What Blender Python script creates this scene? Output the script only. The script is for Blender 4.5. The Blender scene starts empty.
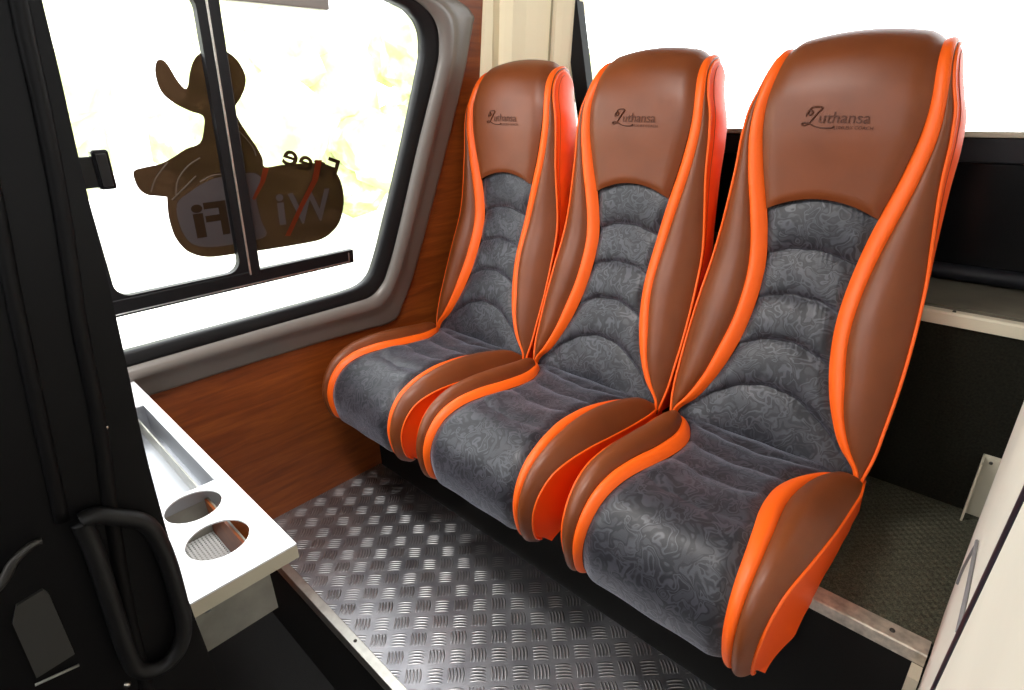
import bpy, bmesh, math, random
import numpy as np
from mathutils import Vector, Matrix
random.seed(7)
ZC = 1.235                      # camera height above the tread-plate floor
COL = bpy.context.scene.collection
PI = math.pi

# ------------------------------------------------------------------ materials
def nmat(name):
    m = bpy.data.materials.new(name); m.use_nodes = True
    nt = m.node_tree; nt.nodes.clear()
    out = nt.nodes.new('ShaderNodeOutputMaterial')
    return m, nt, out
def N(nt, kind, **kw):
    n = nt.nodes.new(kind)
    for k, v in kw.items():
        if k.startswith('i_'):
            n.inputs[k[2:].replace('_', ' ')].default_value = v
        else: setattr(n, k, v)
    return n
def ramp(nt, fac, stops, interp='LINEAR'):
    r = nt.nodes.new('ShaderNodeValToRGB'); r.color_ramp.interpolation = interp
    e = r.color_ramp.elements
    while len(e) < len(stops): e.new(0.5)
    for q, (p, c) in zip(e, stops): q.position = p; q.color = (*c, 1)
    nt.links.new(fac, r.inputs[0]); return r
def mathn(nt, op, a, b=None, c=None):
    n = nt.nodes.new('ShaderNodeMath'); n.operation = op
    for i, v in enumerate((a, b, c)):
        if v is None: continue
        if isinstance(v, (int, float)): n.inputs[i].default_value = v
        else: nt.links.new(v, n.inputs[i])
    return n.outputs[0]
def pbr(name, col, rough=.5, metal=0, bump=None, vary=None, spec=.5, coat=0, sheen=0):
    """bump=(scale, strength, distance), vary=(scale, amount)"""
    m, nt, out = nmat(name)
    b = nt.nodes.new('ShaderNodeBsdfPrincipled')
    b.inputs['Base Color'].default_value = (*col, 1); b.inputs['Roughness'].default_value = rough
    b.inputs['Metallic'].default_value = metal; b.inputs['Specular IOR Level'].default_value = spec
    b.inputs['Coat Weight'].default_value = coat; b.inputs['Sheen Weight'].default_value = sheen
    tc = nt.nodes.new('ShaderNodeTexCoord')
    if vary:
        n = N(nt, 'ShaderNodeTexNoise', i_Scale=vary[0], i_Detail=4.0); nt.links.new(tc.outputs['Object'], n.inputs['Vector'])
        a = vary[1]
        r = ramp(nt, n.outputs['Fac'], [(.3, tuple(c*(1-a) for c in col)), (.7, tuple(min(1, c*(1+a)) for c in col))])
        nt.links.new(r.outputs[0], b.inputs['Base Color'])
    if bump:
        n = N(nt, 'ShaderNodeTexNoise', i_Scale=bump[0], i_Detail=3.0); nt.links.new(tc.outputs['Object'], n.inputs['Vector'])
        bp = N(nt, 'ShaderNodeBump', i_Strength=bump[1], i_Distance=bump[2]); nt.links.new(n.outputs['Fac'], bp.inputs['Height'])
        nt.links.new(bp.outputs[0], b.inputs['Normal'])
    nt.links.new(b.outputs[0], out.inputs[0])
    return m

M = {}
M['brown'] = pbr('brown_leather', (.172, .042, .0095), .43, bump=(420, .25, .0006), vary=(9, .10), spec=.45)
M['orange'] = pbr('orange_leather', (.95, .125, .006), .45, bump=(420, .25, .0006), spec=.4)
M['orange_cloth'] = pbr('orange_side_leather', (.92, .095, .004), .5, bump=(300, .3, .0006), spec=.35)
M['logo'] = pbr('embossed_brown', (.085, .022, .007), .55, spec=.3)
M['thread'] = pbr('orange_thread', (.35, .04, .004), .7)
M['black'] = pbr('black_plastic', (.006, .0055, .0055), .5, bump=(150, .15, .0005), spec=.3)
M['black_soft'] = pbr('black_matt_door', (.0035, .003, .003), .55, spec=.15)
M['rubber'] = pbr('black_rubber', (.005, .005, .006), .5, spec=.25)
M['blue_rubber'] = pbr('dark_seal', (.006, .005, .012), .4)
M['black_gloss'] = pbr('black_gloss_panel', (.0035, .0035, .004), .22, spec=.25)
M['band'] = pbr('dark_grey_panel_band', (.010, .010, .013), .45, spec=.3)
M['taupe'] = pbr('taupe_moulded_plastic', (.175, .155, .140), .33, bump=(200, .15, .0005))
M['cream'] = pbr('cream_plastic', (.93, .82, .57), .45, bump=(200, .1, .0004))
M['cream_dark'] = pbr('olive_cream_edge', (.36, .31, .18), .55)
M['whitewall'] = pbr('white_laminate', (.74, .70, .62), .5, vary=(4, .05))
M['sill'] = pbr('pale_sill', (.55, .50, .38), .45)
M['ledge'] = pbr('grey_brown_ledge', (.10, .088, .062), .6, vary=(20, .15))
M['alu'] = pbr('aluminium_trim', (.62, .60, .55), .38, 1, vary=(40, .12))
M['alu_worn'] = pbr('worn_aluminium_nosing', (.55, .50, .42), .45, .7, vary=(60, .3))
M['steel'] = pbr('brushed_steel', (.62, .62, .63), .3, 1)
M['tray'] = pbr('white_metal_tray', (.86, .87, .90), .32, 0, spec=.6, coat=.3)
M['tray_in'] = pbr('satin_steel_bin', (.42, .43, .46), .33, .8)
M['tray_body'] = pbr('dull_steel_body', (.33, .32, .28), .45, .5, vary=(25, .15))
M['screw'] = pbr('screw_steel', (.45, .42, .36), .3, 1)
M['dark_metal'] = pbr('dark_screw', (.06, .055, .05), .5, .8)
M['carpet_floor'] = pbr('black_carpet', (.008, .008, .008), .95, bump=(500, .8, .002))
M['plinth'] = pbr('dark_plinth', (.0045, .004, .0035), .8, bump=(200, .3, .001), spec=.25)
M['white_sheet'] = pbr('ceiling_lining', (.22, .21, .19), .8)
M['dark_lining'] = pbr('dark_lining', (.05, .046, .042), .8)
M['dgrey'] = pbr('dark_grey_inset', (.03, .028, .024), .5)
M['mark'] = pbr('grey_mark', (.16, .15, .16), .5)
M['ground'] = pbr('pale_concrete', (.75, .74, .70), .9, vary=(1, .08))

def fabric():
    m, nt, out = nmat('charcoal_damask')
    b = nt.nodes.new('ShaderNodeBsdfPrincipled'); tc = nt.nodes.new('ShaderNodeTexCoord')
    w = N(nt, 'ShaderNodeTexNoise', i_Scale=17.0, i_Detail=1.5)
    nt.links.new(tc.outputs['Object'], w.inputs['Vector'])
    sub = N(nt, 'ShaderNodeVectorMath', operation='MULTIPLY_ADD')
    nt.links.new(w.outputs['Color'], sub.inputs[0]); sub.inputs[1].default_value = (.10,)*3
    nt.links.new(tc.outputs['Object'], sub.inputs[2])
    n = N(nt, 'ShaderNodeTexNoise', i_Scale=27.0, i_Detail=.6, i_Distortion=1.5)
    nt.links.new(sub.outputs[0], n.inputs['Vector'])
    # thin curling leaves: bands of the warped noise
    r = ramp(nt, n.outputs['Fac'], [(.0, (.5,)*3), (.33, (.5,)*3), (.37, (0,)*3), (.455, (0,)*3), (.50, (.85,)*3), (.555, (1,)*3), (.59, (.1,)*3), (.64, (.15,)*3), (.69, (.7,)*3)])
    fine = N(nt, 'ShaderNodeTexNoise', i_Scale=900.0, i_Detail=1.0); nt.links.new(tc.outputs['Object'], fine.inputs['Vector'])
    big = N(nt, 'ShaderNodeTexNoise', i_Scale=14.0, i_Detail=2.0); nt.links.new(tc.outputs['Object'], big.inputs['Vector'])
    f = mathn(nt, 'MULTIPLY', r.outputs[0], mathn(nt, 'ADD', mathn(nt, 'MULTIPLY', big.outputs['Fac'], .9), .35))
    mix = N(nt, 'ShaderNodeMix', data_type='RGBA')
    mix.inputs[6].default_value = (.011, .011, .015, 1); mix.inputs[7].default_value = (.058, .057, .070, 1)
    nt.links.new(f, mix.inputs[0])
    nt.links.new(mix.outputs[2], b.inputs['Base Color'])
    rr = mathn(nt, 'SUBTRACT', .46, mathn(nt, 'MULTIPLY', f, .12)); nt.links.new(rr, b.inputs['Roughness'])
    b.inputs['Specular IOR Level'].default_value = .45
    b.inputs['Sheen Weight'].default_value = .45; b.inputs['Sheen Roughness'].default_value = .38
    b.inputs['Sheen Tint'].default_value = (.75, .78, .95, 1)
    bp = N(nt, 'ShaderNodeBump', i_Strength=.35, i_Distance=.0006)
    nt.links.new(mathn(nt, 'ADD', fine.outputs['Fac'], f), bp.inputs['Height'])
    nt.links.new(bp.outputs[0], b.inputs['Normal'])
    nt.links.new(b.outputs[0], out.inputs[0]); return m
M['fabric'] = fabric()

def wood():
    m, nt, out = nmat('cherry_wood_veneer')
    b = nt.nodes.new('ShaderNodeBsdfPrincipled'); tc = nt.nodes.new('ShaderNodeTexCoord')
    mp = N(nt, 'ShaderNodeMapping'); mp.inputs['Scale'].default_value = (6, 1.4, 16)
    nt.links.new(tc.outputs['Object'], mp.inputs[0])
    n = N(nt, 'ShaderNodeTexNoise', i_Scale=3.2, i_Detail=7.0, i_Distortion=.7); nt.links.new(mp.outputs[0], n.inputs['Vector'])
    mp2 = N(nt, 'ShaderNodeMapping'); mp2.inputs['Scale'].default_value = (20, 6, 160)
    nt.links.new(tc.outputs['Object'], mp2.inputs[0])
    n2 = N(nt, 'ShaderNodeTexNoise', i_Scale=4.0, i_Detail=3.0); nt.links.new(mp2.outputs[0], n2.inputs['Vector'])
    f = mathn(nt, 'ADD', mathn(nt, 'MULTIPLY', n.outputs['Fac'], .72), mathn(nt, 'MULTIPLY', n2.outputs['Fac'], .28))
    r = ramp(nt, f, [(.3, (.145, .028, .0045)), (.5, (.235, .052, .007)), (.7, (.33, .085, .012))])
    nt.links.new(r.outputs[0], b.inputs['Base Color']); b.inputs['Roughness'].default_value = .42
    nt.links.new(b.outputs[0], out.inputs[0]); return m
M['wood'] = wood()

def tread():
    """aluminium five-bar tread plate: groups of five raised bars, turned by 90 degrees from cell to cell"""
    m, nt, out = nmat('five_bar_tread_plate')
    b = nt.nodes.new('ShaderNodeBsdfPrincipled'); tc = nt.nodes.new('ShaderNodeTexCoord')
    sp = nt.nodes.new('ShaderNodeSeparateXYZ'); nt.links.new(tc.outputs['Object'], sp.inputs[0])
    X, Y = sp.outputs[0], sp.outputs[1]; p = .0505
    u = mathn(nt, 'DIVIDE', mathn(nt, 'ADD', X, Y), p*math.sqrt(2))
    v = mathn(nt, 'DIVIDE', mathn(nt, 'SUBTRACT', Y, X), p*math.sqrt(2))
    u = mathn(nt, 'ADD', u, 100.15); v = mathn(nt, 'ADD', v, 100.3)
    fu, fv = mathn(nt, 'FLOOR', u), mathn(nt, 'FLOOR', v)
    par = mathn(nt, 'MODULO', mathn(nt, 'ADD', fu, fv), 2.0)
    cu = mathn(nt, 'SUBTRACT', mathn(nt, 'FRACT', u), .5); cv = mathn(nt, 'SUBTRACT', mathn(nt, 'FRACT', v), .5)
    def mixf(a, c):   # par ? c : a
        return mathn(nt, 'ADD', mathn(nt, 'MULTIPLY', a, mathn(nt, 'SUBTRACT', 1.0, par)), mathn(nt, 'MULTIPLY', c, par))
    al = mixf(cu, cv); ac = mixf(cv, cu)         # along bar / across bars
    bend = mathn(nt, 'MULTIPLY', mathn(nt, 'MULTIPLY', al, al), .35)
    q = mathn(nt, 'MULTIPLY', mathn(nt, 'ADD', ac, bend), 6.2)
    inside = mathn(nt, 'LESS_THAN', mathn(nt, 'ABSOLUTE', q), 2.5)
    fr = mathn(nt, 'SUBTRACT', mathn(nt, 'FRACT', mathn(nt, 'ADD', q, .5)), .5)
    prof = mathn(nt, 'MULTIPLY', mathn(nt, 'MULTIPLY', fr, fr), 9.0)
    al2 = mathn(nt, 'MULTIPLY', mathn(nt, 'MULTIPLY', al, al), 7.0)
    h = mathn(nt, 'MAXIMUM', mathn(nt, 'SUBTRACT', 1.0, mathn(nt, 'ADD', prof, al2)), 0.0)
    h = mathn(nt, 'MULTIPLY', mathn(nt, 'POWER', h, .6), inside)
    bp = N(nt, 'ShaderNodeBump', i_Strength=1.0, i_Distance=.0022); nt.links.new(h, bp.inputs['Height'])
    ns = N(nt, 'ShaderNodeTexNoise', i_Scale=14.0, i_Detail=6.0); nt.links.new(tc.outputs['Object'], ns.inputs['Vector'])
    base = ramp(nt, ns.outputs['Fac'], [(.3, (.30, .30, .33)), (.7, (.48, .475, .50))])
    mx = N(nt, 'ShaderNodeMix', data_type='RGBA'); nt.links.new(mathn(nt, 'MULTIPLY', h, .75), mx.inputs[0])
    nt.links.new(base.outputs[0], mx.inputs[6]); mx.inputs[7].default_value = (.58, .57, .57, 1)
    nt.links.new(mx.outputs[2], b.inputs['Base Color'])
    b.inputs['Metallic'].default_value = .9
    nt.links.new(mathn(nt, 'SUBTRACT', .42, mathn(nt, 'MULTIPLY', h, .14)), b.inputs['Roughness'])
    nt.links.new(bp.outputs[0], b.inputs['Normal']); nt.links.new(b.outputs[0], out.inputs[0]); return m
M['tread'] = tread()

def ribbed_carpet():
    m, nt, out = nmat('ribbed_green_grey_carpet')
    b = nt.nodes.new('ShaderNodeBsdfPrincipled'); tc = nt.nodes.new('ShaderNodeTexCoord')
    n = N(nt, 'ShaderNodeTexNoise', i_Scale=420.0, i_Detail=3.0); nt.links.new(tc.outputs['Object'], n.inputs['Vector'])
    sp = nt.nodes.new('ShaderNodeSeparateXYZ'); nt.links.new(tc.outputs['Object'], sp.inputs[0])
    a = mathn(nt, 'SINE', mathn(nt, 'MULTIPLY', sp.outputs[0], 330.0)); c = mathn(nt, 'SINE', mathn(nt, 'MULTIPLY', sp.outputs[1], 330.0))
    h = mathn(nt, 'MULTIPLY', a, c)
    r = ramp(nt, n.outputs['Fac'], [(.35, (.030, .030, .020)), (.7, (.105, .105, .072))])
    nt.links.new(r.outputs[0], b.inputs['Base Color']); b.inputs['Roughness'].default_value = .92
    b.inputs['Specular IOR Level'].default_value = .2
    bp = N(nt, 'ShaderNodeBump', i_Strength=.6, i_Distance=.0022)
    nt.links.new(mathn(nt, 'ADD', h, n.outputs['Fac']), bp.inputs['Height']); nt.links.new(bp.outputs[0], b.inputs['Normal'])
    nt.links.new(b.outputs[0], out.inputs[0]); return m
M['carpet'] = ribbed_carpet()
M['riser'] = pbr('dark_riser_carpet', (.010, .0095, .006), .95, bump=(450, .8, .0015), vary=(200, .5), spec=.15)

def perforated():
    m, nt, out = nmat('perforated_metal')
    b = nt.nodes.new('ShaderNodeBsdfPrincipled'); tc = nt.nodes.new('ShaderNodeTexCoord')
    sp = nt.nodes.new('ShaderNodeSeparateXYZ'); nt.links.new(tc.outputs['Object'], sp.inputs[0])
    p = .0062
    fx = mathn(nt, 'SUBTRACT', mathn(nt, 'FRACT', mathn(nt, 'DIVIDE', mathn(nt, 'ADD', sp.outputs[0], 5.0), p)), .5)
    fy = mathn(nt, 'SUBTRACT', mathn(nt, 'FRACT', mathn(nt, 'DIVIDE', mathn(nt, 'ADD', sp.outputs[1], 5.0), p)), .5)
    d = mathn(nt, 'ADD', mathn(nt, 'MULTIPLY', fx, fx), mathn(nt, 'MULTIPLY', fy, fy))
    hole = mathn(nt, 'LESS_THAN', d, .085)
    b.inputs['Base Color'].default_value = (.75, .75, .75, 1); b.inputs['Metallic'].default_value = .3; b.inputs['Roughness'].default_value = .35
    tr = nt.nodes.new('ShaderNodeBsdfTransparent'); mx = nt.nodes.new('ShaderNodeMixShader')
    nt.links.new(hole, mx.inputs[0]); nt.links.new(b.outputs[0], mx.inputs[1]); nt.links.new(tr.outputs[0], mx.inputs[2])
    nt.links.new(mx.outputs[0], out.inputs[0]); return m
M['perf'] = perforated()

def glassmat(name='clear_window_glass', tint=(.97, .98, .97), refl=.06):
    m, nt, out = nmat(name)
    tr = nt.nodes.new('ShaderNodeBsdfTransparent'); tr.inputs[0].default_value = (*tint, 1)
    g = nt.nodes.new('ShaderNodeBsdfGlossy'); g.inputs['Roughness'].default_value = .02
    fr = N(nt, 'ShaderNodeFresnel', i_IOR=1.45)
    mx = nt.nodes.new('ShaderNodeMixShader'); nt.links.new(fr.outputs[0], mx.inputs[0])
    nt.links.new(tr.outputs[0], mx.inputs[1]); nt.links.new(g.outputs[0], mx.inputs[2])
    nt.links.new(mx.outputs[0], out.inputs[0]); return m
M['glass'] = glassmat()
def filmmat(name, dens, col):
    m, nt, out = nmat(name)
    tr = nt.nodes.new('ShaderNodeBsdfTransparent'); tr.inputs[0].default_value = (*dens, 1)
    d = nt.nodes.new('ShaderNodeBsdfDiffuse'); d.inputs[0].default_value = (*col, 1)
    mx = nt.nodes.new('ShaderNodeMixShader'); mx.inputs[0].default_value = .75
    nt.links.new(tr.outputs[0], mx.inputs[1]); nt.links.new(d.outputs[0], mx.inputs[2])
    nt.links.new(mx.outputs[0], out.inputs[0]); return m
M['film'] = filmmat('dark_brown_sticker_film', (.035, .018, .008), (.03, .017, .010))
M['film_grey'] = filmmat('grey_sticker_lettering', (.04, .03, .03), (.075, .062, .062))
M['film_line'] = filmmat('sticker_outline', (.05, .035, .03), (.11, .085, .07))
M['orange_overlay'] = filmmat('orange_overlay_stroke', (.07, .014, .006), (.13, .022, .008))
def leafmat():
    m, nt, out = nmat('sunlit_leaves')
    b = nt.nodes.new('ShaderNodeBsdfPrincipled'); tc = nt.nodes.new('ShaderNodeTexCoord')
    n = N(nt, 'ShaderNodeTexNoise', i_Scale=2.5, i_Detail=5.0); nt.links.new(tc.outputs['Object'], n.inputs['Vector'])
    r = ramp(nt, n.outputs['Fac'], [(.35, (.36, .42, .20)), (.5, (.56, .60, .31)), (.62, (.85, .86, .66))])
    nt.links.new(r.outputs[0], b.inputs['Base Color']); b.inputs['Roughness'].default_value = .8
    nt.links.new(b.outputs[0], out.inputs[0]); return m
M['leaf'] = leafmat()

# ------------------------------------------------------------------ builders
def tag(o, label=None, cat=None, group=None, kind=None):
    if label: o['label'] = label
    if cat: o['category'] = cat
    if group: o['group'] = group
    if kind: o['kind'] = kind
    return o
def empty(name, loc=(0, 0, 0)):
    o = bpy.data.objects.new(name, None); COL.objects.link(o); o.location = loc; o.empty_display_size = .05
    return o
def mk(name, verts, faces, mat, parent=None, smooth=False, loc=None):
    """verts in coordinates local to the parent (or world when there is none)"""
    me = bpy.data.meshes.new(name)
    me.from_pydata([tuple(map(float, v)) for v in verts], [], [tuple(int(i) for i in f) for f in faces]); me.update()
    bm = bmesh.new(); bm.from_mesh(me); bmesh.ops.remove_doubles(bm, verts=bm.verts, dist=1e-6)
    bmesh.ops.recalc_face_normals(bm, faces=bm.faces)
    for f in bm.faces: f.smooth = smooth
    bm.to_mesh(me); bm.free()
    me.materials.append(M[mat] if isinstance(mat, str) else mat)
    o = bpy.data.objects.new(name, me); COL.objects.link(o)
    if parent: o.parent = parent
    if loc: o.location = loc
    return o
class MB:
    def __init__(s): s.v = []; s.f = []
    def add(s, v, f):
        k = len(s.v); s.v += [tuple(p) for p in v]; s.f += [tuple(i+k for i in q) for q in f]; return s
    def box(s, x0, x1, y0, y1, z0, z1, xf=None, bev=0):
        bm = bmesh.new(); bmesh.ops.create_cube(bm, size=1)
        for v in bm.verts: v.co = Vector((x0+(v.co.x+.5)*(x1-x0), y0+(v.co.y+.5)*(y1-y0), z0+(v.co.z+.5)*(z1-z0)))
        if bev: bmesh.ops.bevel(bm, geom=bm.edges[:], offset=bev, segments=3, profile=.5, affect='EDGES')
        bm.verts.index_update(); vs = [v.co.copy() for v in bm.verts]; fs = [[v.index for v in f.verts] for f in bm.faces]; bm.free()
        if xf: vs = [Vector(xf(*v)) for v in vs]
        return s.add(vs, fs)
    def tube(s, pts, r, seg=8, closed=False, flat=None):
        pts = [Vector(p) for p in pts]; n = len(pts); k0 = len(s.v)
        up = None
        for i, p in enumerate(pts):
            a = pts[i-1] if (i or closed) else p; b = pts[(i+1) % n] if (i < n-1 or closed) else p
            t = (b-a).normalized()
            if up is None: up = Vector((0, 0, 1)) if abs(t.z) < .9 else Vector((1, 0, 0))
            e1 = (up - t*up.dot(t)).normalized(); e2 = t.cross(e1); up = e1
            rr = r[i] if isinstance(r, (list, tuple)) else r
            for j in range(seg):
                an = 2*PI*j/seg; s.v.append(tuple(p + e1*math.cos(an)*rr + e2*math.sin(an)*rr))
        m = n if closed else n-1
        for i in range(m):
            for j in range(seg):
                a = k0+i*seg+j; b = k0+i*seg+(j+1) % seg; c = k0+((i+1) % n)*seg+(j+1) % seg; d = k0+((i+1) % n)*seg+j
                s.f.append((a, b, c, d))
        if not closed:
            s.f.append(tuple(k0+j for j in range(seg))); s.f.append(tuple(k0+(n-1)*seg+j for j in reversed(range(seg))))
        return s
    def cyl(s, c, axis, r, h, seg=20):
        a = Vector(axis).normalized(); return s.tube([Vector(c)-a*h/2, Vector(c)+a*h/2], r, seg)
    def prism(s, loop, f0, f1):
        """loop of 2-D points; f0/f1 map them to the two 3-D faces"""
        n = len(loop); s.add([f0(*p) for p in loop]+[f1(*p) for p in loop],
              [tuple(range(n)), tuple(range(2*n-1, n-1, -1))]+[(i, (i+1) % n, n+(i+1) % n, n+i) for i in range(n)]); return s
    def build(s, name, mat, parent=None, smooth=False, loc=None):
        v = s.v
        return mk(name, v, s.f, mat, parent, smooth, loc)
def W(y, x, z): return (x, y, z+ZC)
def screw(parent, c, axis, r=.006, mat='screw'):
    c = Vector(c); a = Vector(axis).normalized(); mb = MB()
    mb.tube([c-a*.002, c+a*.0012, c+a*.0028, c+a*.0032], [r, r, r*.7, r*.05], 16)
    return mb.build('screw', mat, parent, True)
def interp(tab, x):
    a = np.array(tab, float); return np.interp(x, a[:, 0], a[:, 1])
def smooth_interp(tab, x):
    """Catmull-like (monotone enough) cubic through the table"""
    a = np.array(tab, float); xs, ys = a[:, 0], a[:, 1]
    d = np.gradient(ys, xs); x = np.clip(np.asarray(x, float), xs[0], xs[-1])
    i = np.clip(np.searchsorted(xs, x, side='right')-1, 0, len(xs)-2)
    h = xs[i+1]-xs[i]; t = (x-xs[i])/h
    return (2*t**3-3*t**2+1)*ys[i] + (t**3-2*t**2+t)*h*d[i] + (-2*t**3+3*t**2)*ys[i+1] + (t**3-t**2)*h*d[i+1]

# ------------------------------------------------------------------ camera
cam = bpy.data.objects.new('camera', bpy.data.cameras.new('camera')); COL.objects.link(cam)
cx, cy = 512, 345
va = Vector((-130-cx, 118-cy)); vb = Vector((1100-cx, 88-cy)); fpx = math.sqrt(-va.dot(vb))
ex = -Vector((va.x, -va.y, -fpx)).normalized(); ey = Vector((vb.x, -vb.y, -fpx)).normalized(); ez = ex.cross(ey).normalized()
R = Matrix((ex, ey, ez))          # camera space -> world
cam.matrix_world = Matrix.Translation((0, 0, ZC)) @ R.to_4x4()
cam.data.sensor_fit = 'HORIZONTAL'; cam.data.sensor_width = 36; cam.data.lens = fpx*36/1024
cam.data.clip_start = .02; cam.data.clip_end = 200
bpy.context.scene.camera = cam

# ------------------------------------------------------------------ seats
# side profiles (y, z from camera height) of the front face and of the matching rear / under edge
BF = [(1.183, -.760), (1.190, -.730), (1.213, -.650), (1.243, -.570), (1.285, -.460), (1.326, -.350), (1.340, -.240), (1.344, -.150),
      (1.346, -.050), (1.358, .030), (1.378, .074), (1.410, .102), (1.455, .110), (1.485, .090), (1.497, .050)]
BR = [(1.262, -.770), (1.272, -.745), (1.300, -.670), (1.335, -.600), (1.380, -.490), (1.410, -.380), (1.435, -.270), (1.450, -.180),
      (1.466, -.090), (1.482, -.020), (1.490, .010), (1.494, .030), (1.496, .043), (1.498, .048), (1.498, .049)]
CF = [(1.225, -.750), (1.160, -.731), (1.080, -.722), (.990, -.711), (.885, -.703), (.820, -.709), (.768, -.730), (.733, -.768),
      (.717, -.812), (.719, -.860), (.733, -.900), (.763, -.924)]
CR = [(1.225, -.835), (1.170, -.838), (1.100, -.842), (1.030, -.847), (.965, -.853), (.925, -.868), (.895, -.868), (.875, -.874),
      (.856, -.883), (.836, -.895), (.812, -.910), (.783, -.925)]
def resample(tab, rear, step):
    a = np.array(tab); L = np.r_[0, np.cumsum(np.hypot(*np.diff(a, axis=0).T))]
    n = int(L[-1]/step)+1; t = np.linspace(0, L[-1], n)
    f = lambda k, arr: smooth_interp(np.c_[L, arr[:, k]], t)
    F = np.c_[f(0, a), f(1, a)]; r = np.array(rear); Rr = np.c_[f(0, r), f(1, r)]
    T = np.gradient(F, t, axis=0); T /= np.linalg.norm(T, axis=1)[:, None]
    return t, F, Rr, T
bt, bF, bR, bT = resample(BF, BR, .006); bN = np.c_[-bT[:, 1], bT[:, 0]]
ct, cF, cR, cT = resample(CF, CR, .006); cN = np.c_[cT[:, 1], -cT[:, 0]]
bz = bF[:, 1].copy(); top_i = int(np.argmax(bz)); bz[top_i:] = bz[top_i] + np.arange(len(bz)-top_i)*.006   # keeps growing over the top
# half widths of the panels: a = centre panel, b = outside of orange band, c = outside of brown bolster
BA = [(-.77, .205), (-.725, .198), (-.69, .166), (-.63, .132), (-.56, .106), (-.47, .089), (-.39, .087), (-.31, .096), (-.23, .113), (-.15, .133),
      (-.07, .147), (.01, .149), (.06, .143), (.09, .139), (.15, .131), (.20, .122)]
BB = [(-.77, .216), (-.725, .211), (-.69, .188), (-.63, .159), (-.56, .140), (-.48, .123), (-.39, .121), (-.31, .131), (-.24, .146), (-.16, .164),
      (-.07, .176), (.0, .174), (.05, .168), (.09, .160), (.15, .150), (.20, .140)]
BC = [(-.77, .214), (-.74, .218), (-.70, .225), (-.62, .229), (-.54, .230), (-.45, .227), (-.36, .220), (-.26, .208), (-.16, .198), (-.07, .194),
      (.0, .186), (.045, .173), (.09, .162), (.15, .152), (.20, .142)]
CA = [(0, .212), (.035, .195), (.06, .160), (.10, .132), (.14, .114), (.19, .104), (.25, .104), (.31, .111), (.36, .121), (.43, .133), (.50, .140), (.60, .146), (.68, .148)]
CB = [(0, .222), (.035, .206), (.06, .178), (.10, .158), (.15, .145), (.20, .141), (.26, .142), (.31, .148), (.36, .155), (.43, .162), (.50, .165), (.60, .167), (.68, .167)]
CC = [(0, .220), (.03, .224), (.08, .230), (.14, .230), (.24, .230), (.33, .227), (.40, .221), (.46, .212), (.52, .205), (.60, .199), (.68, .196)]
ba, bb, bc = (smooth_interp(t, bz) for t in (BA, BB, BC)); bb = np.maximum(bb, ba+.006); bc = np.maximum(bc, bb+.0008)
ca, cb, cc = (smooth_interp(t, ct) for t in (CA, CB, CC)); cb = np.maximum(cb, ca+.008); cc = np.maximum(cc, cb+.002)
XC0 = 0.0
def sstep(a, b, x): t = np.clip((x-a)/(b-a), 0, 1); return t*t*(3-2*t)
def bpoint(i, s, h):
    """point of the backrest: profile index i (float allowed), lateral s, height h along the normal"""
    i = min(max(i, 0), len(bF)-1); k = int(min(math.floor(i), len(bF)-2)); f = i-k
    P = bF[k]*(1-f)+bF[k+1]*f; n = bN[k]*(1-f)+bN[k+1]*f; zz = bz[k]*(1-f)+bz[k+1]*f
    drop = .8*s*s*sstep(-.12, .07, zz)
    crown = .014*sstep(-.22, -.05, zz)*(1-min(1, (abs(s)/.21)**2.2))*(1-sstep(.06, .16, zz)) - .01*sstep(-.22, -.05, zz)*(1-sstep(.06, .16, zz))
    return (s, P[0]+n[0]*(h+crown), P[1]+n[1]*(h+crown)-drop)
def cpoint(i, s, h):
    i = min(max(i, 0), len(cF)-1); k = int(min(math.floor(i), len(cF)-2)); f = i-k
    P = cF[k]*(1-f)+cF[k+1]*f; n = cN[k]*(1-f)+cN[k+1]*f
    return (s, P[0]+n[0]*h, P[1]+n[1]*h)
def grid(pf, idx, sl, sr, hf, nu):
    v = []; f = []
    for r_, i in enumerate(idx):
        for j in range(nu+1):
            u = j/nu; s = sl[r_]*(1-u)+sr[r_]*u; v.append(pf(i, s, hf(i, u, s)))
    for r_ in range(len(idx)-1):
        for j in range(nu):
            a = r_*(nu+1)+j; f.append((a, a+1, a+nu+2, a+nu+1))
    return v, f
iz = lambda z: float(np.interp(z, bz, np.arange(len(bz))))
iL = lambda L: float(np.interp(L, ct, np.arange(len(ct))))
TZ = [-.205, -.312, -.410, -.508, -.610, -.745]      # quilting seams on the backrest (height of the arc apex)
TL = [.088, .170, .268, .375]                        # quilting seams on the cushion
def bolsterH(w): return .27*w
def hb_edge(w): return .003+.07*w                    # height of the orange band's outer edge

ROOTZ = ZC-.86                                       # the platform the seats stand on
def loc(v, x0=0.0): return (v[0], v[1]-1.0, v[2]+.86)  # camera-height frame -> seat-local frame (origin on the platform)
def L_(vs): return [loc(v) for v in vs]

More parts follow.
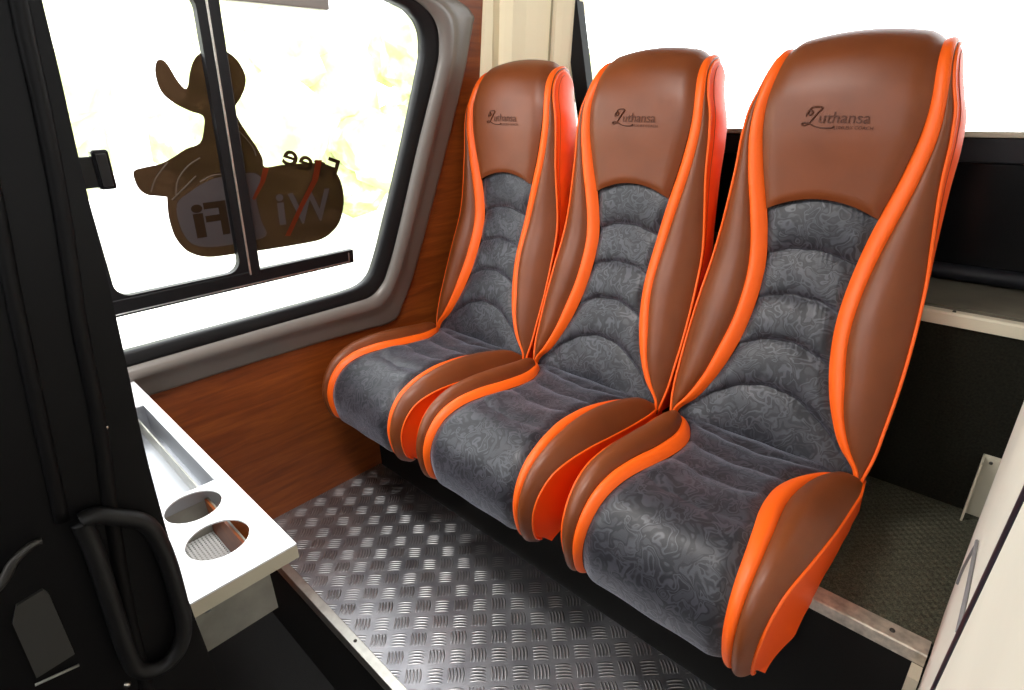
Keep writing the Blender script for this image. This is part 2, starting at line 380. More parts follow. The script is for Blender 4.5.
def build_seat():
    root = empty('passenger_seat')
    nB, nC = len(bF), len(cF); full = list(range(nB)); fullc = list(range(nC))
    # ---------------- backrest shell: sides' rear, back cover
    v = []; f = []; nu = 10
    for i in full:
        w = bc[i]-.006
        for j in range(nu+1):
            s = -w+2*w*j/nu; drop = .8*s*s*sstep(-.12, .07, bz[i])
            v.append(loc((s, bR[i][0]+.012*(1-(s/w)**4), bR[i][1]-drop)))
    for r_ in range(nB-1):
        for j in range(nu): a = r_*(nu+1)+j; f.append((a, a+1, a+nu+2, a+nu+1))
    # inner core wall so that nothing is paper thin (sits just behind the upholstery)
    k = len(v)
    for i in full:
        w = bc[i]-.006
        for j in range(nu+1):
            s = -w+2*w*j/nu; p = bpoint(i, s, -.016)
            q = .0 if i < nB-14 else (i-(nB-14))/13
            rr = v[i*(nu+1)+j]; lp = loc(p); v.append(tuple(lp[c]*(1-q)+rr[c]*q for c in range(3)))
    for r_ in range(nB-1):
        for j in range(nu): a = k+r_*(nu+1)+j; f.append((a, a+nu+1, a+nu+2, a+1))
        for j in (0, nu):
            a = r_*(nu+1)+j; f.append((a, a+nu+1, k+a+nu+1, k+a))
    for j in range(nu): f.append((j, j+1, k+j+1, k+j))
    back = mk('backrest', v, f, 'black', root, True)
    # ---------------- headrest panel (brown), cut along the top arc of the insert
    arc = lambda z0, s, kk=2.4: z0-kk*s*s
    v = []; f = []; rows = 60; nu = 22; i1 = nB-1
    for r_ in range(rows+1):
        for j in range(nu+1):
            u = j/nu; q = r_/rows
            # lower edge follows the arc; solve width at that height
            s = 0
            for _ in range(4):
                i0 = iz(arc(TZ[0], s)); i = i0+(i1-i0)*q; s = (2*u-1)*float(np.interp(i, full, ba))
            e = min(1, min(u, 1-u)/.10); e2 = min(1, q/.035)
            h = -.004+.011*math.sin(PI/2*e)*(.35+.65*math.sin(PI/2*e2))
            # two soft pull creases above the insert
            h -= .0018*math.exp(-((s-.012)/.006)**2)*math.exp(-q*9)+.0014*math.exp(-((s+.012)/.007)**2)*math.exp(-q*11)
            v.append(loc(bpoint(i, s, h)))
    for r_ in range(rows):
        for j in range(nu): a = r_*(nu+1)+j; f.append((a, a+1, a+nu+2, a+nu+1))
    mk('headrest_panel', v, f, 'brown', back, True)
    # ---------------- quilted insert of the backrest
    v = []; f = []; rows = 230; nu = 96; ib = iz(-.758)
    tz = np.array(TZ)
    for r_ in range(rows+1):
        for j in range(nu+1):
            u = j/nu; q = r_/rows; s = 0
            for _ in range(4):
                i0 = iz(arc(TZ[0], s)); i = i0+(ib-i0)*q; s = (2*u-1)*float(np.interp(i, full, ba))
            zz = float(np.interp(i, full, bz)); zeff = zz+(2.4+.8*float(sstep(-.35, -.6, zz) if 0 else sstep(.35, .6, -zz)))*s*s+.0012*math.sin(s*95+zz*31)
            g = int(np.searchsorted(-tz, -zeff)); lo = tz[min(g, len(tz)-1)]; hi = tz[max(g-1, 0)]
            w = (zeff-lo)/(hi-lo) if hi > lo else 0; w = min(max(w, 0), 1)
            puff = max(0, (1-w)**.75*w**.42)*1.52
            e = min(1, min(u, 1-u)/.12)
            h = -.014+.021*puff*(.45+.55*math.sin(PI/2*e))+.0006*math.sin(s*60+zz*80)+.0004*math.sin(s*430+5*math.sin(s*60+zz*23)+zz*30)*math.exp(-min(w, 1-w)*5)
            v.append(loc(bpoint(i, s, h)))
    for r_ in range(rows):
        for j in range(nu): a = r_*(nu+1)+j; f.append((a, a+1, a+nu+2, a+nu+1))
    mk('quilted_back_insert', v, f, 'fabric', back, True)
    # ---------------- orange bands, bolsters, side panels
    for sg in (-1, 1):
        def band(i, u, s):
            k = int(i); w = bc[k]-bb[k]; wb = bb[k]-ba[k]
            return -(.008-.004*float(sstep(-.1, .06, bz[k])))*(1-u)**2+u*hb_edge(w)+.16*wb*math.sin(PI*u)**.75*(1-.6*sstep(.0, .1, bz[k]))-.004*u**6
        v, f = grid(bpoint, full, sg*ba, sg*bb, band, 10)
        mk('orange_band', L_(v), f, 'orange', back, True)
        def bol(i, u, s):
            k = int(i); w = bc[k]-bb[k]
            return hb_edge(w)*(1-u)-.004-(.004+.10*w)*u**2+bolsterH(w)*math.sin(PI*min(1, u)**.85)**.8
        v, f = grid(bpoint, full, sg*bb, sg*bc, bol, 14)
        mk('bolster', L_(v), f, 'brown', back, True)
        v = []; nu = 8
        for i in full:
            w = bc[i]-bb[i]; p = bpoint(i, sg*bc[i], -.008-.10*w); s1 = sg*(bc[i]-.004); drop = .8*s1*s1*sstep(-.12, .07, bz[i])
            r1 = (s1, bR[i][0], bR[i][1]-drop)
            d = math.hypot(r1[1]-p[1], r1[2]-p[2])
            for j in range(nu+1):
                u = j/nu; v.append((p[0]*(1-u)+r1[0]*u+sg*(.0+.15*float(sstep(-.5, -.1, bz[i])))*d*math.sin(PI*u)**.8, p[1]*(1-u)+r1[1]*u, p[2]*(1-u)+r1[2]*u))
        f = [(r_*(nu+1)+j, r_*(nu+1)+j+1, (r_+1)*(nu+1)+j+1, (r_+1)*(nu+1)+j) for r_ in range(nB-1) for j in range(nu)]
        mk('side_panel', L_(v), f, 'orange_cloth', back, True)
        pts = [loc(bpoint(i, sg*(bc[i]+.0015), -.006-.10*(bc[i]-bb[i]))) for i in range(2, top_i+2, 2)]
        MB().tube(pts, .0034, 8).build('piping', 'orange', back, True)
        pts = []
        for i in range(3, top_i-2, 2):
            w = bc[i]-bb[i]; p = bpoint(i, sg*bc[i], -.008-.10*w); s1 = sg*(bc[i]-.004); drop = .8*s1*s1*float(sstep(-.12, .07, bz[i])); u = .13
            d = math.hypot(bR[i][0]-p[1], bR[i][1]-drop-p[2]); bl = (.15*float(sstep(-.5, -.1, bz[i])))*d*math.sin(PI*u)**.8+.0003
            pts.append(loc((p[0]*(1-u)+s1*u+sg*bl, p[1]*(1-u)+bR[i][0]*u, p[2]*(1-u)+(bR[i][1]-drop)*u)))
        MB().tube(pts, .0008, 5).build('seam_stitching', 'thread', back, True)
    # ---------------- embossed lettering
    def surf(x, y, h):
        x *= 1.18; y *= 1.18; i = iz(-.048+y); e = min(1, (float(np.interp(i, full, ba))-abs(x))/(2*float(np.interp(i, full, ba)))/.10)
        return loc(bpoint(i, x, -.004+.012*math.sin(PI/2*e)+h))
    lg = MB()
    def text_verts(body, size, x0, y0, shear=0, ext=.0006, bold=0):
        cu = bpy.data.curves.new('t', 'FONT'); cu.body = body; cu.size = size; cu.extrude = ext; cu.shear = shear; cu.offset = bold
        cu.resolution_u = 3; to = bpy.data.objects.new('t', cu); COL.objects.link(to)
        bpy.context.view_layer.update()
        me = to.to_mesh(); vs = [(q.co.x+x0, q.co.y+y0, q.co.z) for q in me.vertices]; fs = [tuple(p.vertices) for p in me.polygons]
        to.to_mesh_clear(); bpy.data.objects.remove(to); bpy.data.curves.remove(cu); return vs, fs
    vs, fs = text_verts('uthansa', .0265, -.028, -.005, .05, .0002, .0)
    lg.add([surf(x, y, .0013+z) for x, y, z in vs], fs)
    vs, fs = text_verts('LUXURY COACH', .0078, .0, -.0145, 0, .0002)
    lg.add([surf(x, y, .0013+z) for x, y, z in vs], fs)
    stroke = [(-.048, .006), (-.0475, .013), (-.042, .0165), (-.0385, .012), (-.042, .0085), (-.0455, .011), (-.043, .019), (-.034, .0215), (-.024, .0195),
              (-.029, .013), (-.036, .003), (-.041, -.005), (-.049, -.0085), (-.053, -.006), (-.050, -.0035), (-.042, -.005), (-.030, -.0105), (-.018, -.0125), (-.006, -.0125), (.0, -.010)]
    P = np.array(stroke); tt = np.linspace(0, len(P)-1, 70)
    sx = smooth_interp(np.c_[np.arange(len(P)), P[:, 0]], tt); sy = smooth_interp(np.c_[np.arange(len(P)), P[:, 1]], tt)
    lg.tube([surf(x, y, .0008) for x, y in zip(sx, sy)], [.0010+.0008*abs(math.sin(k*.16)) for k in range(70)], 6)
    lo = lg.build('embossed_lettering', 'logo', back); lo['label'] = 'embossed lettering pressed into the brown headrest'
    # ---------------- cushion body
    v = []; f = []; nu = 10
    cw = np.maximum(cc-.003, .226-.018*sstep(nC-24, nC-1, np.arange(nC)))
    for i in fullc:
        w = cw[i]
        for j in range(nu+1): s = -w+2*w*j/nu; v.append(loc((s, cR[i][0], cR[i][1]-.004*(1-(s/w)**2))))
    k = len(v)
    for i in fullc:
        w = cc[i]-.006
        for j in range(nu+1):
            s = -w+2*w*j/nu; p = loc(cpoint(i, s, -.016)); q = max(0, (i-(nC-8))/7); rr = v[i*(nu+1)+j]
            v.append(tuple(p[c]*(1-q)+rr[c]*q for c in range(3)))
    for r_ in range(nC-1):
        for j in range(nu):
            a = r_*(nu+1)+j; f.append((a, a+1, a+nu+2, a+nu+1)); a += k; f.append((a, a+nu+1, a+nu+2, a+1))
        for j in (0, nu): a = r_*(nu+1)+j; f.append((a, a+nu+1, k+a+nu+1, k+a))
    for j in range(nu): f.append((j, j+1, k+j+1, k+j))
    cush = mk('cushion', v, f, 'black', root, True)
    tl = np.array(TL)
    def ins(i, u, s):
        Lv = float(np.interp(i, fullc, ct)); Le = Lv+1.7*s*s-.035
        Le += .003*math.sin(s*80+Lv*25)
        Lq = Le+.035
        g = int(np.searchsorted(tl, Lq)); lo = tl[g-1] if g else tl[0]-.07; hi = tl[g] if g < len(tl) else tl[-1]+.30
        w = min(max((Lq-lo)/(hi-lo), 0), 1); puff = 1-abs(2*w-1)**2.6 if g < len(tl) else min(1, (1-math.exp(-w*14)))
        fade = 1-.35*float(sstep(.12, .26, Lv))
        e = min(1, min(u, 1-u)/.10)
        return -.009+.009*math.sin(PI/2*e)+.0085*(puff-.5)*fade*(.3+.7*e)+.0008*math.sin(s*45+Lv*40)-.005*(1-((2*u-1)**2))*float(sstep(.05, .2, Lv)*(1-sstep(.3, .45, Lv)))
    ii = np.linspace(0, nC-1, nC*2)
    v, f = grid(cpoint, ii, -np.interp(ii, fullc, ca), np.interp(ii, fullc, ca), ins, 36)
    mk('quilted_seat_insert', L_(v), f, 'fabric', cush, True)
    for sg in (-1, 1):
        def band(i, u, s):
            k = int(i); w = cc[k]-cb[k]; wb = cb[k]-ca[k]
            return -.007*(1-u)**2+u*(.001+.04*w)+.14*wb*math.sin(PI*u)**.75-.004*u**6
        v, f = grid(cpoint, fullc, sg*ca, sg*cb, band, 10); mk('orange_band', L_(v), f, 'orange', cush, True)
        def bol(i, u, s):
            k = int(i); w = cc[k]-cb[k]
            return (.001+.04*w)*(1-u)-.003-(.004+.12*w)*u**2+.32*w*math.sin(PI*min(1, u)**.85)**.8
        v, f = grid(cpoint, fullc, sg*cb, sg*cc, bol, 14); mk('bolster', L_(v), f, 'brown', cush, True)
        v = []; nu = 8
        for i in fullc:
            w = cc[i]-cb[i]; p = cpoint(i, sg*cc[i], -.008-.14*w); s1 = sg*cw[i]
            d = math.hypot(cR[i][0]-p[1], cR[i][1]-p[2])
            for j in range(nu+1):
                u = j/nu; v.append((p[0]*(1-u)+s1*u, p[1]*(1-u)+cR[i][0]*u, p[2]*(1-u)+cR[i][1]*u))
        f = [(r_*(nu+1)+j, r_*(nu+1)+j+1, (r_+1)*(nu+1)+j+1, (r_+1)*(nu+1)+j) for r_ in range(nC-1) for j in range(nu)]
        mk('side_panel', L_(v), f, 'orange_cloth', cush, True)
        pts = [loc(cpoint(i, sg*(cc[i]+.001), -.006-.14*(cc[i]-cb[i]))) for i in range(1, nC-2, 2)]
        MB().tube(pts, .0028, 8).build('piping', 'orange', cush, True)
    # ---------------- steel frame the cushion sits on
    fr = MB()
    fr.box(-.19, .19, .985-1, 1.20-1, .002, .020, bev=.003)
    fr.box(-.19, -.15, .93-1, 1.22-1, .0005, .016); fr.box(.15, .19, .93-1, 1.22-1, .0005, .016)
    fr.box(-.17, -.13, 1.19-1, 1.25-1, .001, .090); fr.box(.13, .17, 1.19-1, 1.25-1, .001, .090)
    fr.build('seat_frame', 'black', root)
    return root

def copy_tree(o, parent=None):
    c = o.copy(); COL.objects.link(c); c.parent = parent
    for ch in list(o.children): copy_tree(ch, c)
    return c
seat = build_seat()
labels = ['brown and orange coach seat farthest left, beside the side window and wood panel',
          'brown and orange coach seat in the middle of the row, between two others',
          'brown and orange coach seat nearest the viewer, beside the carpeted platform and black rear panel']
xs = [-1.312, -.841, -.370]
seats = [seat, copy_tree(seat), copy_tree(seat)]
for o, x, l in zip(seats, xs, labels):
    o.location = (x, 1.0, ROOTZ)
    for ch in o.children:
        if ch.name.startswith('cushion'): ch.location.x = {-1.312: -.014, -.841: -.012}.get(x, 0)
    tag(o, l, 'seat', 'row of three brown and orange coach seats')

# ------------------------------------------------------------------ side wall with window (leans in above z=-.6)
def wx(z, off=0.0): return -1.6+.12*max(0, z+.6)+off
def PW(y, z, off=0.0): return (wx(z, off), y, z+ZC)
def dense(loop, n=10):
    """Catmull-Rom through an open polyline"""
    P = [Vector(p) for p in loop]; out = []
    for i in range(len(P)-1):
        p0, p1, p2, p3 = P[max(i-1, 0)], P[i], P[i+1], P[min(i+2, len(P)-1)]
        for k in range(n):
            t = k/n; out.append(.5*((2*p1)+(p2-p0)*t+(2*p0-5*p1+4*p2-p3)*t*t+(3*p1-p0-3*p2+p3)*t**3))
    out.append(P[-1]); return out
YL = -.75
g_in = [(YL, -.548), (.30, -.549), (.62, -.550), (.80, -.549), (.88, -.547), (.935, -.540), (.972, -.518), (.995, -.482), (1.035, -.380), (1.121, -.133), (1.192, .095), (1.203, .155), (1.196, .205), (1.165, .240), (1.10, .265), (.80, .330), (.30, .375), (YL, .40)]
g_out = [(YL, -.585), (.30, -.585), (.62, -.585), (.81, -.586), (.90, -.586), (.965, -.582), (1.010, -.550), (1.035, -.510), (1.078, -.400), (1.164, -.136), (1.240, .085), (1.255, .155), (1.246, .215), (1.205, .255), (1.12, .285), (.80, .360), (.30, .405), (YL, .43)]
t_out = [(YL, -.680), (.30, -.681), (.62, -.684), (.83, -.690), (.93, -.695), (1.02, -.700), (1.065, -.690), (1.095, -.650), (1.155, -.540), (1.281, -.185), (1.365, .075), (1.388, .170), (1.400, .225), (1.398, .258), (1.30, .300), (.80, .440), (.30, .500), (YL, .53)]
gi, go, to_ = dense(g_in), dense(g_out), dense(t_out)
# wood wall: lower part + upper part with the opening (opening outline = g_out)
mb = MB()
mb.box(-1.63, -1.6, YL, 1.73, -1.75+ZC, -.6+ZC)
wl = mb.build('wall_left', 'wood'); tag(wl, 'reddish wood veneer side wall below and behind the side window', kind='structure')
bm = bmesh.new()
outer = [(YL, -.6), (1.73, -.6), (1.73, .75), (YL, .75)]
# strip along the left border shares the frame edge, so bring the hole a hair inside
hole = [(p.x, p.y) for p in go]
ring = [(YL, -.6), (1.73, -.6), (1.73, .75), (YL, .75)]+[(YL, hole[-1][1])]+[h for h in reversed(hole)][1:]
vs = [bm.verts.new(PW(y, z, 0)) for y, z in ring]
es = [bm.edges.new((vs[i], vs[(i+1) % len(vs)])) for i in range(len(vs))]
bmesh.ops.triangle_fill(bm, edges=es, use_beauty=True)
res = bmesh.ops.extrude_face_region(bm, geom=bm.faces[:])
for e in res['geom']:
    if isinstance(e, bmesh.types.BMVert): e.co.x -= .03
bmesh.ops.recalc_face_normals(bm, faces=bm.faces)
me = bpy.data.meshes.new('wall_left_upper'); bm.to_mesh(me); bm.free(); me.materials.append(M['wood'])
o = bpy.data.objects.new('upper_panel', me); COL.objects.link(o); o.parent = wl

def ringstrip(sections, name, mat, parent, closed_back=True):
    """sections: list of (loop, offset) of equal counts, joined side by side"""
    v = []; f = []
    n = len(sections[0][0])
    for lp, off in sections: v += [PW(p[0], p[1], off) for p in lp]
    m = len(sections)
    for a in range(m if closed_back else m-1):
        b = (a+1) % m
        for i in range(n-1): f.append((a*n+i, a*n+i+1, b*n+i+1, b*n+i))
    f.append(tuple(a*n for a in range(m))); f.append(tuple(a*n+n-1 for a in reversed(range(m))))
    return mk(name, v, f, mat, parent, True)
def blend(A, B, t): return [a*(1-t)+b*t for a, b in zip(A, B)]
win = empty('window_1', (wx(-.55), .3, -.55+ZC)); tag(win, 'large side window with taupe surround, black gasket and sliding pane', kind='structure')
def childof(o, p):
    o.parent = p; o.location = o.location-p.location; return o
secs = [(go, -.02), (go, .026), (blend(go, to_, .10), .036), (blend(go, to_, .24), .040), (blend(go, to_, .36), .035), (blend(go, to_, .48), .022),
        (blend(go, to_, .62), .018), (blend(go, to_, .93), .013), (to_, .009), (to_, -.01)]
childof(ringstrip(secs, 'window_surround', 'taupe', None), win)
secs = [(gi, -.02), (gi, .004), (blend(gi, go, .15), .012), (blend(gi, go, .8), .016), (blend(gi, go, 1.02), .018), (blend(gi, go, 1.02), -.02)]
childof(ringstrip(secs, 'gasket', 'rubber', None), win)
gl = blend(gi, go, .3)
v = [PW(p[0], p[1], -.010) for p in gl]; v2 = [PW(p[0], p[1], -.014) for p in gl]; n = len(v)
childof(mk('glass_pane', v+v2, [tuple(range(n)), tuple(range(2*n-1, n-1, -1))], 'glass', None), win)
# sliding unit: bars standing on the glass
def wbox(y0, y1, z0, z1, o0, o1, bev=.002):
    return MB().box(o0, o1, y0, y1, z0, z1, xf=lambda x, y, z: (wx(z)+x, y, z+ZC), bev=bev)
sf = MB()
def rr(y0, y1, z0, z1, r, n=6):
    out = []
    for cy_, cz_, a0 in ((y1-r, z0+r, -90), (y1-r, z1-r, 0), (y0+r, z1-r, 90), (y0+r, z0+r, 180)):
        for k in range(n+1):
            a = math.radians(a0+90*k/n); out.append((cy_+r*math.cos(a), cz_+r*math.sin(a)))
    return out
def frame_ring(mb, y0, y1, z0, z1, Y0, Y1, Z0, Z1, r, o0, o1):
    A = rr(y0, y1, z0, z1, r); B = rr(Y0, Y1, Z0, Z1, .004)
    n = len(A); v = []
    for lp, off in ((A, o0), (A, o1), (B, o1), (B, o0)): v += [PW(p[0], p[1], off) for p in lp]
    f = []
    for a in range(4):
        b = (a+1) % 4
        for i in range(n): f.append((a*n+i, a*n+(i+1) % n, b*n+(i+1) % n, b*n+i))
    mb.add(v, f)
frame_ring(sf, .274, .568, -.406, .240, .236, .592, -.425, .300, .034, -.010, .012)
childof(sf.build('sliding_pane_frame', 'rubber', None), win)
mb = wbox(.594, .619, -.425, .300, -.008, .016); childof(mb.build('centre_post', 'rubber', None), win)
mb = wbox(.5885, .5935, -.42, .300, .0125, .0165, .001); childof(mb.build('post_trim', 'alu', None), win)
mb = wbox(.20, .915, -.453, -.411, -.010, .015, .003); childof(mb.build('bottom_rail', 'rubber', None), win)
mb = wbox(.20, .898, -.4475, -.4445, .0145, .0175, .0008); mb2 = wbox(.895, .898, -.4475, -.418, .0145, .0175, .0008); mb.add(mb2.v, mb2.f)
childof(mb.build('rail_trim', 'steel', None), win)
mb = wbox(.60, .895, .228, .268, -.010, .015, .003); childof(mb.build('top_rail', 'taupe', None), win)
lt = MB(); mbx = wbox(.262, .300, -.150, -.085, .010, .030, .004); lt.add(mbx.v, mbx.f); mbx = wbox(.296, .328, -.155, -.072, .008, .040, .006); lt.add(mbx.v, mbx.f)
la = lt.build('latch', 'black_gloss', None); childof(la, win)
mb = wbox(.303, .322, -.148, -.080, .038, .043, .002); hl = mb.build('latch_grip', 'black', None)
hl.parent = la; hl.location = Vector((0, 0, 0))
# ------------------------------------------------------------------ sticker on the glass
st = empty('window_sticker', (wx(-.2)-.012, .6, -.2+ZC)); tag(st, 'dark brown free WiFi sticker on the side window glass, its lettering seen mirrored from behind', 'sticker')
def sheet(loop, name, mat, parent, off, th=.0004):
    lp = [tuple(p) for p in loop]
    bm = bmesh.new(); vs = [bm.verts.new(PW(y, z, off)) for y, z in lp]
    es = [bm.edges.new((vs[i], vs[(i+1) % len(vs)])) for i in range(len(vs))]
    bmesh.ops.triangle_fill(bm, edges=es, use_beauty=True); bmesh.ops.recalc_face_normals(bm, faces=bm.faces)
    bm.verts.index_update(); v = [q.co.copy() for q in bm.verts]; f = [[q.index for q in t.verts] for t in bm.faces]; bm.free()
    return mk(name, v, f, mat, None)
fR = R
def pix(u, v_, off=-.009):
    """point of the window plane seen at that place of the photograph, as (y, z)"""
    d = fR @ Vector((u-cx, -(v_-cy), -fpx)); t = (-1.6+off+.6*.12)/(d.x-.12*d.z); return (d.y*t, d.z*t)
body_px = [(167, 197), (168, 212), (171, 226), (177, 240), (189, 252), (208, 257), (235, 254), (270, 249), (303, 243.5), (322, 239), (334, 230), (341, 218), (344, 200),
           (341, 182), (334, 170), (324, 163.5), (300, 163.5), (281, 165), (265, 167), (262.5, 158), (256, 146), (247, 133), (239, 120), (235, 108), (241, 97), (245, 87), (245.5, 76), (240, 64), (232, 55), (222, 50),
           (210, 49), (201, 52.5), (194, 60), (190, 72), (188, 86), (184, 88), (176, 78), (166, 62), (158, 60), (155, 68), (157, 82), (163, 94), (174, 103), (190, 111), (203, 116),
           (204, 128), (200, 143), (186, 149), (172, 158), (160, 164), (146, 167), (134, 171), (135, 181), (140, 190), (148, 195), (158, 196)]
stick = sheet(dense([pix(*p) for p in body_px]+[pix(*body_px[0])], 4)[:-1], 'sticker_body', 'film', None, -.0093); childof(stick, st)
def tmesh(body, size, sc=(1, 1), bold=.0):
    cu = bpy.data.curves.new('t', 'FONT'); cu.body = body; cu.size = size; cu.offset = bold; cu.resolution_u = 4; cu.align_x = 'LEFT'
    to = bpy.data.objects.new('t', cu); COL.objects.link(to); bpy.context.view_layer.update()
    me = to.to_mesh(); vs = [(q.co.x*sc[0], q.co.y*sc[1]) for q in me.vertices]; fs = [tuple(p.vertices) for p in me.polygons]
    to.to_mesh_clear(); bpy.data.objects.remove(to); bpy.data.curves.remove(cu); return vs, fs
def letters(body, size, u, v_, sc, name, mat, off, bold=0, rot=0):
    """lettering reading correctly from outside: it runs towards smaller y; (u, v_) = photo place of its start on the base line"""
    y0, z0 = pix(u, v_); vs, fs = tmesh(body, size, sc, bold); c, s_ = math.cos(rot), math.sin(rot)
    o = mk(name, [PW(y0-(x*c-y*s_), z0+(x*s_+y*c), off) for x, y in vs], fs, mat, None); childof(o, st); return o
letters('W', .125, 331, 218, (.95, 1), 'lettering', 'film_grey', -.0089, .002)
letters('i', .125, 288, 223, (1.1, 1), 'lettering', 'film_grey', -.0089, .003)
oval = [pix(*p) for p in [(262, 178), (256, 196), (261, 220), (266, 236), (240, 243), (210, 247), (191, 243), (180, 226), (177, 204), (190, 192), (202, 184), (216, 178), (240, 174), (254, 173)]]
childof(sheet(dense(oval+[oval[0]], 4)[:-1], 'pale_panel', 'film_grey', None, -.0089), st)
letters('F', .120, 233, 232, (1.1, 1), 'lettering', 'film', -.0085, .003)
letters('i', .120, 209, 235, (1.3, 1), 'lettering', 'film', -.0085, .004)
fr_ = letters('Free', .092, 337, 181, (1.05, .9), 'lettering', 'film', -.0093, .0015, .38)
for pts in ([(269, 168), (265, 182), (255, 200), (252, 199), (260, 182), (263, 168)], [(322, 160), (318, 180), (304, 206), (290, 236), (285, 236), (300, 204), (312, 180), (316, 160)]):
    childof(sheet([pix(*p) for p in pts], 'orange_stroke', 'orange_overlay', None, -.0087), st)  # translucent orange strokes laid just in front of the brown film
for pts in ([(168, 162), (156, 178), (151, 192)], [(200, 158), (188, 166), (178, 180), (176, 196)], [(236, 128), (252, 146), (256, 156)], [(196, 176), (180, 192), (172, 200)], [(245, 174), (215, 175), (200, 182)]):
    P_ = dense([pix(*p) for p in pts], 5); mb = MB(); mb.tube([PW(p[0], p[1], -.0087) for p in P_], .0016, 5)
    childof(mb.build('outline_stroke', 'film_line', None), st)

# ------------------------------------------------------------------ pillar between side wall and rear window
prof = [(-1.515, 1.446), (-1.496, 1.452), (-1.482, 1.474), (-1.492, 1.492), (-1.494, 1.515), (-1.478, 1.524), (-1.452, 1.536), (-1.430, 1.575), (-1.405, 1.603), (-1.380, 1.634),
        (-1.372, 1.640), (-1.366, 1.652), (-1.350, 1.668), (-1.333, 1.690), (-1.322, 1.715), (-1.322, 1.75), (-1.56, 1.75), (-1.56, 1.446)]
lean = .09
mb = MB(); mb.prism(prof, lambda x, y: (x-lean*.70, y+.0, -.60+ZC), lambda x, y: (x+lean*.55, y, .75+ZC))
# keep the pillar's face on the leaning wall: shift grows with height
o = mb.build('trim_2', 'cream'); tag(o, 'cream moulded corner pillar between side window and rear window', kind='structure')
mb = MB(); mb.tube([(-1.372-lean*.70, 1.634, -.60+ZC), (-1.372+lean*.55, 1.634, .75+ZC)], .0035, 6); gg = mb.build('panel_joint', 'cream_dark', o)

# ------------------------------------------------------------------ floor, platform, rear
mb = MB(); mb.box(-1.6, .9, .455, .93, -.012, 0); o = mb.build('floor', 'tread', loc=(0, 0, 0)); tag(o, 'aluminium five-bar tread plate floor in front of the seats', kind='structure')
mb = MB(); mb.box(-1.6, .9, .430, .4545, -.035, .0025, bev=.0015); t1 = mb.build('trim_1', 'alu'); tag(t1, 'aluminium edge strip along the tread plate floor', kind='structure')
for x in (-1.0,): screw(t1, (x, .443, .0025), (0, 0, 1), .0045, 'dark_metal')
mb = MB(); mb.box(-1.6, .9, .436, .455, -.34, -.0355); o = mb.build('step_face', 'plinth'); tag(o, 'dark vertical face below the edge of the tread plate', kind='structure')
mb = MB(); mb.box(-1.63, 1.2, -1.2, .436, -.36, -.34); o = mb.build('floor_lower', 'carpet_floor'); tag(o, 'black carpet of the lower step well', kind='structure')
# platform under and behind the seats
mb = MB(); mb.box(-1.6, .9, .935, 1.44, -.012, ROOTZ-.012); mb.box(-1.6, .9, .95, 1.44, ROOTZ-.012, ROOTZ-.001)
pf = mb.build('seat_platform', 'plinth'); tag(pf, 'dark raised platform carrying the row of seats', kind='structure')
mb = MB(); mb.box(-1.6, .9, .972, 1.42, ROOTZ-.001, ROOTZ); mb.build('platform_carpet', 'carpet', pf)
mb = MB(); mb.prism([(.934, -.022), (.934, .001), (.937, .003), (.972, .003), (.972, .0001), (.946, .0001), (.946, -.022)],
                    lambda y, z: (-1.6, y, ROOTZ+z), lambda y, z: (.034, y, ROOTZ+z))
ns = mb.build('step_nosing', 'alu_worn', pf); ns['label'] = 'worn aluminium nosing'
for x in (-.02, -.16, -.45): s_ = screw(ns, (x, .953, ROOTZ+.003), (0, 0, 1), .0045, 'dark_metal')
mb = MB(); mb.box(-1.6, .9, 1.42, 1.50, ROOTZ-.012, -.424+ZC); rs = mb.build('riser', 'riser'); tag(rs, 'dark carpeted riser behind the platform', kind='structure')
mb = MB(); mb.box(-1.6, .9, 1.436, 1.71, -.440+ZC, -.422+ZC); mb.box(-1.6, .9, 1.46, 1.49, -.422+ZC, -.4195+ZC); ld = mb.build('rear_ledge', 'ledge'); tag(ld, 'grey brown ledge below the black rear panel', kind='structure')
mb = MB(); mb.prism([(1.412, -.447), (1.412, -.424), (1.416, -.4195), (1.436, -.4195), (1.436, -.447)], lambda y, z: (-1.6, y, z+ZC), lambda y, z: (.9, y, z+ZC))
ln = mb.build('ledge_nosing', 'sill', ld, False)
for x in (-.10, .05, -.35): screw(ln, (x, 1.424, -.4195+ZC), (0, 0, 1), .0035, 'dark_metal')
# rear wall: black lower panel, window over it
rw = MB(); rw.box(-1.6, .9, 1.71, 1.75, -1.3+ZC, -.10+ZC); rw.box(-1.6, -1.335, 1.71, 1.75, -.1+ZC, .75+ZC); rw.box(.8, .9, 1.71, 1.75, -.1+ZC, .75+ZC); rw.box(-1.335, .8, 1.71, 1.75, .52+ZC, .75+ZC)
rwo = rw.build('wall_rear', 'whitewall'); tag(rwo, 'rear wall of the coach around the rear window', kind='structure')
bp_ = empty('rear_panel', (-.3, 1.70, -.42+ZC)); tag(bp_, 'glossy black panel under the rear window', kind='structure')
mb = MB(); mb.box(-1.34, .9, 1.698, 1.7095, -.385+ZC, -.150+ZC, bev=.003); childof(mb.build('panel_face', 'black_gloss'), bp_)
mb = MB(); mb.box(-1.34, .9, 1.696, 1.7095, -.1495+ZC, -.096+ZC, bev=.003); childof(mb.build('upper_band', 'band'), bp_)
mb = MB(); mb.tube([(-1.34, 1.690, -.400+ZC), (.9, 1.690, -.400+ZC)], .019, 16); childof(mb.build('lower_roll', 'band', None, True), bp_)
mb = MB(); mb.box(-1.34, .9, 1.685, 1.7095, -.0955+ZC, -.083+ZC, bev=.003); o = mb.build('trim_3', 'sill'); tag(o, 'thin pale sill along the bottom of the rear window', kind='structure')
w2 = empty('window_2', (-.3, 1.72, .2+ZC)); tag(w2, 'wide rear window filled with bright daylight', kind='structure')
